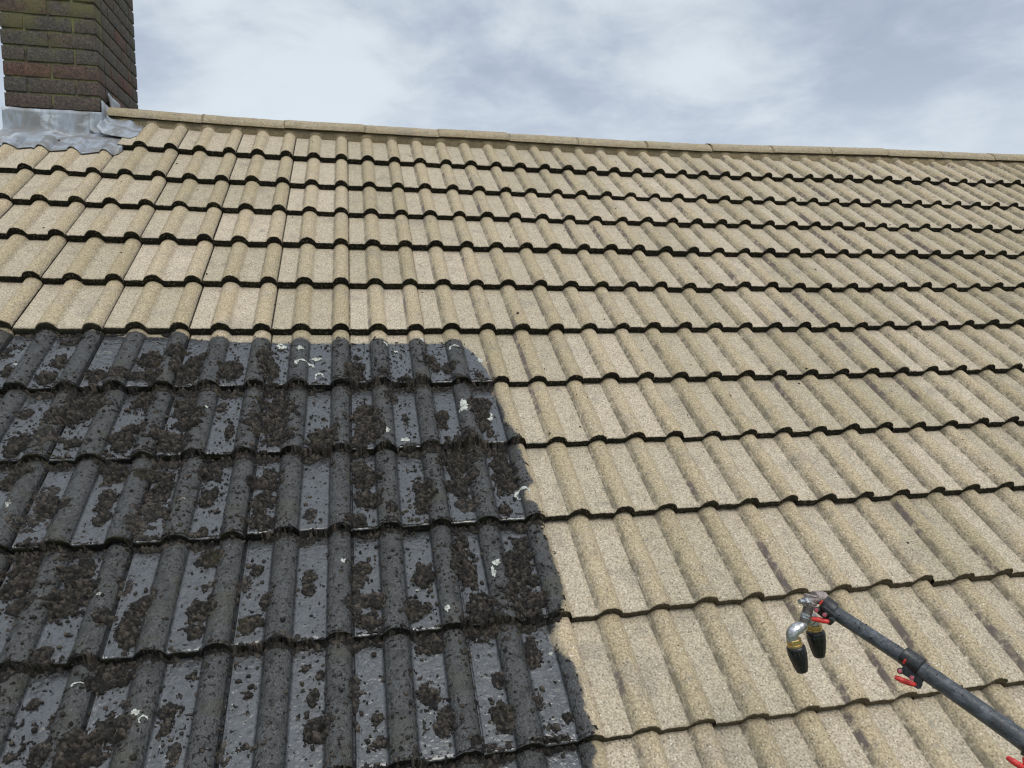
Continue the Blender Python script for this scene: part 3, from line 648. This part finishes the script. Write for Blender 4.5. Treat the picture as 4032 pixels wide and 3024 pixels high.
# crumbly relief: thousands of half-spheres stacked onto the mound
B = np.zeros(GU.shape); nb = 62000
bi = RNG.integers(4, GU.shape[0] - 4, nb); bj = RNG.integers(4, GU.shape[1] - 4, nb); br_ = RNG.uniform(.0026, .0082, nb) * RNG.uniform(.55, 1, nb)
TN = np.zeros(GU.shape)
for a in range(nb):
    i, j, r = bi[a], bj[a], br_[a]
    if TH_[i, j] < .0015: continue
    w_ = int(r / CELL) + 1
    i0, i1, j0, j1 = max(0, i - w_), min(GU.shape[0], i + w_ + 1), max(0, j - w_), min(GU.shape[1], j + w_ + 1)
    d2 = (GU[i0:i1, j0:j1] - gu[i] - .001) ** 2 + (GV[i0:i1, j0:j1] - gv[j]) ** 2
    s_ = np.sqrt(np.clip(r * r - d2, 0, None)) * (1.05 + .6 * (a % 7) / 6)
    up_ = s_ > B[i0:i1, j0:j1]
    B[i0:i1, j0:j1] = np.maximum(B[i0:i1, j0:j1], s_); TN[i0:i1, j0:j1] = np.where(up_, (a % 97) / 97.0, TN[i0:i1, j0:j1])
amp = np.clip(TH_ / .012, 0.0, 1.35)
TOP = np.where(TH_ > 0, TH_ * .60 + B * amp * 1.15 + np.clip(TH_ / .012, 0, 1) * (.0040 * vnoise(GU, GV, 95, 132) + .0026 * vnoise(GU, GV, 170, 131)) + RNG.normal(0, .0007, GU.shape), -.004)
# keep the white lichen uncovered
base = surf(GU, GV)
N = base + TOP
keep = (TH_ > .0004)
cell = keep[:-1, :-1] | keep[1:, :-1] | keep[:-1, 1:] | keep[1:, 1:]
nv = GU.shape[1]
idx = np.arange(GU.size).reshape(GU.shape)
q = np.stack([idx[:-1, :-1], idx[:-1, 1:], idx[1:, 1:], idx[1:, :-1]], -1)[cell]
used, inv = np.unique(q, return_inverse=True)
JU = GU + RNG.normal(0, .0006, GU.shape); JV = GV + RNG.normal(0, .0006, GU.shape)
for k in range(5, 11):
    nr = np.abs(GV - V[k]) < .007
    JV = JV + nr * (.0034 * vnoise(GU, GV, 90, 141 + k) + RNG.normal(0, .0016, GU.shape))
VV = r2w(JU, JV, N).reshape(-1, 3)[used]; QQ = inv.reshape(-1, 4); TT = TN.ravel()[used]
# loose crumbs
bmt = bmesh.new(); bmesh.ops.create_icosphere(bmt, subdivisions=1, radius=1); bmt.verts.ensure_lookup_table()
IV = np.array([v_.co[:] for v_ in bmt.verts]); IF = np.array([[v_.index for v_ in f.verts] for f in bmt.faces]); bmt.free()
nc = 5200
cu = RNG.uniform(u0, u1, nc); cv = RNG.uniform(v0, v1, nc)
ca, cb = [], []
for (u, v, ru, rv, thin) in MOSS:
    m_ = int(10 + 5200 * ru * rv * 2); ca.append(u + RNG.normal(0, .85 * ru, m_)); cb.append(v + rv * .15 + RNG.normal(0, .85 * rv, m_))
ca, cb = np.concatenate(ca), np.concatenate(cb)
ok = (dirt(cu, cv) < -.012) & (vnoise(cu, cv, 9, 111) + RNG.normal(0, .5, nc) > -.05); cu, cv = np.concatenate([cu[ok], ca]), np.concatenate([cv[ok], cb]); ok = dirt(cu, cv) < -.006; cu, cv = cu[ok], cv[ok]
cr = RNG.gamma(2.0, .0010, len(cu)) + .0012; cr = np.clip(cr, .0012, .0075)
cn = surf(cu, cv)
def blobs(cu, cv, cn, cr, flat):
    ctr = r2w(cu, cv, cn + cr * .25)
    sc_ = RNG.uniform(.65, 1.3, (len(cu), 1, 3)); jit = RNG.normal(1, .22, (len(cu), len(IV), 1))
    P_ = IV[None] * sc_ * jit * cr[:, None, None]
    return (ctr[:, None] + P_).reshape(-1, 3), (IF[None] + (np.arange(len(cu)) * len(IV))[:, None, None]).reshape(-1, 3)
CV_, CF_ = blobs(cu, cv, cn, cr, 1)
tri = np.concatenate([QQ[:, [0, 1, 2]], QQ[:, [0, 2, 3]], CF_ + len(VV)])
moss = mesh_np('moss', np.concatenate([VV, CV_]), tri, M_MOSS, None, True, {'tone': np.concatenate([TT, np.repeat(RNG.uniform(0, 1, len(cu)), len(IV))])})
tag(moss, 'wet dark brown moss in crumbly clumps over the blackened tiles', 'moss', 'stuff')
# a few black specks washed onto the clean tiles
nc = 420
cu = RNG.uniform(-1.4, 4.5, nc); cv = RNG.uniform(-.25, 3.5, nc); ok = (dirt(cu, cv) > .03); cu, cv = cu[ok], cv[ok]
cr = np.clip(RNG.gamma(2.0, .0008, len(cu)) + .001, .001, .006)
CV_, CF_ = blobs(cu, cv, surf(cu, cv), cr, 1)
deb = mesh_np('moss_debris', CV_, CF_, M_MOSS, None, True, {'tone': np.repeat(RNG.uniform(0, 1, len(cu)), len(IV))})
tag(deb, 'tiny black moss crumbs scattered over the clean tan tiles', 'moss crumbs', 'stuff')

# ------------------------------------------------------------------ pressure-washer lance held in from the right
M_POLE = plain('carbon_pole', (.042, .046, .052), .42, 0, (46, .95, (.098, .108, .122), .0018), .5)
M_BLK = plain('black_plastic', (.014, .014, .015), .38, 0, (90, .6, (.04, .04, .042), .0008), .5)
M_NOZ = plain('nozzle_rubber', (.008, .008, .009), .30, 0, (70, .5, (.022, .023, .026), .0006), .5)
M_RED = plain('red_lever_plastic', (.62, .035, .028), .36, 0, (90, .5, (.25, .02, .02), .0008), .5)
M_PINK = plain('red_bolt_cap', (.45, .06, .10), .35, 0, (200, .5, (.5, .3, .3), .0004))
M_STEEL = plain('plated_steel', (.55, .56, .57), .30, .9, (90, .6, (.16, .14, .13), .0012))
M_KNUK = plain('grimy_alloy', (.33, .275, .255), .50, .35, (80, .7, (.10, .075, .07), .0025))
M_ARM = plain('stained_steel', (.20, .175, .16), .40, .55, (60, .7, (.08, .065, .06), .0012))
M_BRASS = plain('brass', (.60, .43, .17), .34, .85, (80, .5, (.30, .20, .08), .0008))
lance = tag(empty('pressure_washer_lance', (1.2, -2.92, -1.55)), 'black telescopic pressure washer lance with red clamp levers and two black nozzles', 'pressure washer')

def tube(bm, pts, rad, seg=28, caps=True, smooth_n=0):
    pts = [Vector(p) for p in pts]
    rad = [rad] * len(pts) if not isinstance(rad, (list, tuple)) else list(rad)
    ref = Vector((0, 0, 1)); rings = []
    pn = None
    for i, p in enumerate(pts):
        d = (pts[min(i + 1, len(pts) - 1)] - pts[max(i - 1, 0)]).normalized()
        if pn is None: a = d.orthogonal().normalized()
        else: a = (pn - d * pn.dot(d)).normalized()
        pn = a; b = d.cross(a)
        rings.append([bm.verts.new(p + (a * math.cos(t) + b * math.sin(t)) * rad[i]) for t in (2 * math.pi * q / seg for q in range(seg))])
    for r0, r1 in zip(rings[:-1], rings[1:]):
        for q in range(seg): bm.faces.new((r0[q], r0[(q + 1) % seg], r1[(q + 1) % seg], r1[q]))
    if caps:
        bm.faces.new(rings[0][::-1]); bm.faces.new(rings[-1])
    return bm
def spline(pts, n=8):
    P_ = [Vector(p) for p in pts]; P_ = [P_[0] * 2 - P_[1]] + P_ + [P_[-1] * 2 - P_[-2]]; o = []
    for i in range(1, len(P_) - 2):
        a, b, c, d = P_[i - 1:i + 3]
        for q in range(n):
            t = q / n; o.append(.5 * ((2 * b) + (c - a) * t + (2 * a - 5 * b + 4 * c - d) * t * t + (3 * b - a - 3 * c + d) * t ** 3))
    return o + [P_[-2]]
def lerp(a, b, t): return Vector(a).lerp(Vector(b), t)
def tpart(name, pts, rad, m, parent=lance, seg=28, angle=40):
    bm = bmesh.new(); tube(bm, pts, rad, seg); bmesh.ops.recalc_face_normals(bm, faces=bm.faces)
    return bm_obj(name, bm, m, parent, True, angle)
POLE1 = [(1.2148, -2.9168, -1.5245), (1.2204, -2.9285, -1.5299), (1.2459, -2.9808, -1.5474), (1.2699, -3.0298, -1.5637), (1.2943, -3.0798, -1.5807)]
POLE2 = [(1.2895, -3.07, -1.5771), (1.3039, -3.0995, -1.5887), (1.326, -3.1451, -1.6057), (1.3634, -3.2223, -1.6359), (1.3793, -3.2553, -1.6497), (1.3926, -3.2831, -1.6633)]
POLE3 = [(1.3876, -3.2725, -1.6579), (1.4381, -3.3779, -1.707), (1.65, -3.82, -1.93)]
tpart('pole_section', spline(POLE1), .0150, M_POLE)
s2 = spline(POLE2); tpart('pole_section', s2, [.0160 + .0022 * q / (len(s2) - 1) for q in range(len(s2))], M_POLE)
tpart('pole_section', spline(POLE3), .0205, M_POLE)
def clamp(c0, c1, r, body, lever, bolts, mark):
    a, b = Vector(c0), Vector(c1); ax = (b - a).normalized()
    P_ = [a, lerp(a, b, .03), lerp(a, b, .10), lerp(a, b, .12), lerp(a, b, .9), lerp(a, b, .97), b]
    cl = tpart('clamp_collar', P_, [r * .93, r, r, r * .985, r * .985, r, r * .92], M_BLK)
    if body:
        bm = bmesh.new(); ba, bb = Vector(body[0]), Vector(body[1]); bx = (bb - ba)
        ctr = (ba + bb) / 2; X = bx.normalized()
        toward = ((a + b) / 2 - ctr); Y = (toward - X * toward.dot(X)).normalized(); Z = X.cross(Y)
        R_ = Matrix((X, Y, Z)).transposed().to_4x4()
        bmesh.ops.create_cube(bm, size=1, matrix=Matrix.Translation(ctr + Y * .004) @ R_ @ Matrix.Diagonal((bx.length * 1.12, r * 1.25, r * 1.25, 1)))
        bmesh.ops.create_cube(bm, size=1, matrix=Matrix.Translation(ctr + X * bx.length * .40 - Y * r * .55) @ R_ @ Matrix.Diagonal((bx.length * .42, r * .8, r * .9, 1)))
        bmesh.ops.bevel(bm, geom=bm.edges[:], offset=.0025, segments=2, affect='EDGES')
        bm_obj('clamp_body', bm, M_BLK, lance, True, 40)
    if lever:
        L = spline(lever, 6); n = len(L)
        bm = bmesh.new(); tube(bm, L, [.0036 + .0022 * math.sin(math.pi * min(1, (q + 1) / n * 1.15)) for q in range(n)], 14); bmesh.ops.recalc_face_normals(bm, faces=bm.faces)
        bm_obj('clamp_lever', bm, M_RED, lance, True, 60)
    for p in bolts or []:
        p = Vector(p); nrm = (cam_pos - p).normalized(); nrm = (nrm + Vector((-.35, 0, -.15))).normalized()
        bo = tpart('bolt', [p - nrm * .006, p, p + nrm * .0012], [.0058, .0058, .0046], M_BLK, lance, 16)
        tpart('bolt_cap', [p + nrm * .0008, p + nrm * .0022, p + nrm * .0026], [.0040, .0040, .0030], M_PINK, bo, 14)
    if mark:
        p = Vector(mark); mid = (a + b) / 2; axp = a + ax * (p - a).dot(ax); rad = (p - axp).normalized()
        t = ax.cross(rad); bm = bmesh.new()
        ctr = axp + rad * (r + .0006)
        bmesh.ops.create_cube(bm, size=1, matrix=Matrix.Translation(ctr) @ Matrix((ax, t, rad)).transposed().to_4x4() @ Matrix.Diagonal((.0045, .0105, .0022, 1)))
        bmesh.ops.bevel(bm, geom=bm.edges[:], offset=.0008, segments=1, affect='EDGES')
        bm_obj('lock_mark', bm, M_RED, lance)
cam_pos = Vector((0.20796, -4.22842, -0.87086))
clamp((1.2053, -2.9138, -1.516), (1.2215, -2.9310, -1.5300), .0200, ((1.1922, -2.9271, -1.5225), (1.212, -2.9437, -1.5394)),
      [(1.1665, -2.9337, -1.5409), (1.1782, -2.9414, -1.5406), (1.1905, -2.9494, -1.5417), (1.1996, -2.9513, -1.5404)], [(1.1709, -2.9424, -1.5174), (1.1843, -2.9515, -1.5257)], (1.1835, -2.9387, -1.505))
clamp((1.2863, -3.0629, -1.5713), (1.3021, -3.0956, -1.5837), .0192, ((1.2792, -3.073, -1.5956), (1.3011, -3.0999, -1.6085)),
      [(1.2558, -3.0793, -1.6064), (1.2658, -3.0871, -1.6104), (1.2831, -3.0966, -1.6152), (1.2929, -3.0986, -1.6135)], [(1.2584, -3.0883, -1.5896), (1.2703, -3.107, -1.595)], (1.2764, -3.0803, -1.5746))
clamp((1.3816, -3.2600, -1.6524), (1.3980, -3.2940, -1.6676), .0225, ((1.366, -3.277, -1.678), (1.382, -3.31, -1.693)),
      [(1.331, -3.2674, -1.6664), (1.3342, -3.2786, -1.6681), (1.3467, -3.2875, -1.6766), (1.360, -3.298, -1.686)], None, None)
tpart('clamp_lever', spline([(1.353, -3.2823, -1.6600), (1.3516, -3.2850, -1.6670), (1.3496, -3.2877, -1.6740)], 4), .0050, M_RED, lance, 14)
# swivel knuckle, stud, arm, tee, elbows, two nozzles
def lumpy(name, pts, rad, m, seed, amp=.0012, parent=lance):
    bm = bmesh.new(); tube(bm, spline(pts, 5), rad, 26); bmesh.ops.recalc_face_normals(bm, faces=bm.faces)
    r = random.Random(seed)
    for v_ in bm.verts: v_.co += Vector((r.uniform(-1, 1), r.uniform(-1, 1), r.uniform(-1, 1))) * amp
    return bm_obj(name, bm, m, parent, True, 70)
lumpy('swivel_knuckle', [(1.214, -2.9090, -1.5080), (1.1982, -2.911, -1.5052), (1.186, -2.9112, -1.5040)], .0135, M_KNUK, 1)
lumpy('swivel_knuckle', [(1.1795, -2.911, -1.4965), (1.1775, -2.9125, -1.5040), (1.1745, -2.9145, -1.5110), (1.1712, -2.9166, -1.5190)], [.0125, .0150, .0152, .0150, .0152, .0150, .0150, .0148, .0146, .0142, .0138, .0135, .0132, .0128, .0125, .0122][:16], M_KNUK, 2)
sa, sb, sc_ = Vector((1.1707, -2.9157, -1.5093)), Vector((1.1571, -2.9178, -1.5086)), Vector((1.1440, -2.9193, -1.5058))
st = tpart('pivot_bolt', [sa, lerp(sa, sc_, .5), sc_], .0052, M_STEEL, lance, 16)
tpart('hex_nut', [lerp(sa, sb, .45), lerp(sa, sb, 1.05)], .0105, M_STEEL, st, 6, 20)
tpart('washer', [lerp(sa, sb, .33), lerp(sa, sb, .45)], .0118, M_STEEL, st, 20)
AR = [Vector(p) for p in ((1.1712, -2.9164, -1.514), (1.167, -2.9173, -1.5314), (1.1628, -2.9177, -1.5435), (1.1592, -2.9184, -1.5569))]
tpart('swivel_arm', spline(AR, 6), .0110, M_ARM)
for t in (1.55, 1.95):
    i = int(t); p = AR[i].lerp(AR[i + 1], t - i); dd_ = (AR[i + 1] - AR[i]).normalized()
    tpart('arm_ring', [p - dd_ * .0028, p - dd_ * .0018, p + dd_ * .0018, p + dd_ * .0028], [.0110, .0126, .0126, .0110], M_STEEL)
tee = tpart('tee_fitting', spline([(1.1378, -2.9249, -1.5658), (1.1592, -2.9186, -1.5589), (1.1903, -2.9046, -1.5562)], 6), .0092, M_STEEL)
for t in (.22, .75):
    p = lerp((1.1378, -2.9249, -1.5658), (1.1592, -2.9186, -1.5589), t); q_ = lerp((1.1378, -2.9249, -1.5658), (1.1592, -2.9186, -1.5589), t + .10)
    tpart('tee_collar', [p, q_], .0112, M_STEEL, tee)
def elbow(pts, r):
    return tpart('elbow', spline(pts, 7), r, M_STEEL, lance, 24, 60)
elbow([(1.1450, -2.9245, -1.5622), (1.1330, -2.9262, -1.5650), (1.1250, -2.9275, -1.5722), (1.1247, -2.9290, -1.5880)], .0130)
elbow([(1.1832, -2.9082, -1.5567), (1.1930, -2.9020, -1.5562), (1.1966, -2.9008, -1.5610), (1.1969, -2.9027, -1.5719)], .0108)
def nozzle(a, b, c):
    a, b, c = Vector(a), Vector(b), Vector(c)
    t = lambda p, q, s: p.lerp(q, s)
    nz = tpart('nozzle', [t(b, c, -.06), t(b, c, -.02), t(b, c, 0), t(b, c, .10), t(b, c, .30), t(b, c, .60), t(b, c, .90), t(b, c, .985), c], [.0165, .0190, .0197, .0200, .0192, .0166, .0132, .0122, .0108], M_NOZ, lance, 32, 55)
    bm = bmesh.new()
    d = (c - b).normalized(); o1 = d.orthogonal().normalized(); o2 = d.cross(o1)
    for q in range(14):                                     # moulded grip ribs
        th = 2 * math.pi * q / 14; r_ = o1 * math.cos(th) + o2 * math.sin(th)
        tube(bm, [t(b, c, s) + r_ * (rr_ - .0004) for s, rr_ in ((.12, .0198), (.30, .0192), (.60, .0166), (.88, .0134))], .0011, 6)
    bmesh.ops.recalc_face_normals(bm, faces=bm.faces); bm_obj('grip_ribs', bm, M_NOZ, nz, True)
    tpart('brass_collar', [t(a, b, .55), t(a, b, .60), t(a, b, 1.06)], [.0148, .0160, .0163], M_BRASS, nz, 30)
    tpart('brass_nut', [t(a, b, .02), t(a, b, .08), t(a, b, .50), t(a, b, .56)], [.0140, .0158, .0158, .0140], M_BRASS, nz, 6, 20)
    return nz
n1 = nozzle((1.1260, -2.9296, -1.5835), (1.1308, -2.9325, -1.602), (1.144, -2.9412, -1.655)); n1['label'] = 'black tapered nozzle hanging lower'
n2 = nozzle((1.1965, -2.9024, -1.5700), (1.1985, -2.9046, -1.5862), (1.2065, -2.9125, -1.642)); n2['label'] = 'black tapered nozzle hanging nearer the pole'

# wet grit stuck to the pole and collars
gr_rng = np.random.default_rng(77)
path = [Vector(p) for p in spline(POLE1, 10)] + [Vector(p) for p in spline(POLE2, 10)]
cs, rs = [], []
for q in range(330):
    i = int(gr_rng.integers(0, len(path) - 1)); t = gr_rng.random(); p = path[i].lerp(path[i + 1], t)
    d = (path[i + 1] - path[i])
    if d.length < 1e-5: continue
    d.normalize(); a = d.orthogonal().normalized(); b = d.cross(a); th = gr_rng.random() * 6.283
    rad = .0150 if i < 40 else .0165
    cs.append(p + (a * math.cos(th) + b * math.sin(th)) * rad); rs.append(float(np.clip(gr_rng.gamma(2, .0005) + .0004, .0004, .0024)))
cs = np.array([c[:] for c in cs]); rs = np.array(rs)
P_ = IV[None] * gr_rng.uniform(.6, 1.3, (len(cs), 1, 3)) * gr_rng.normal(1, .2, (len(cs), len(IV), 1)) * rs[:, None, None]
gt = mesh_np('grit', (cs[:, None] + P_).reshape(-1, 3), (IF[None] + (np.arange(len(cs)) * len(IV))[:, None, None]).reshape(-1, 3), M_MOSS, lance, True, {'tone': np.repeat(gr_rng.uniform(0, 1, len(cs)), len(IV))})
gt['kind'] = 'stuff'
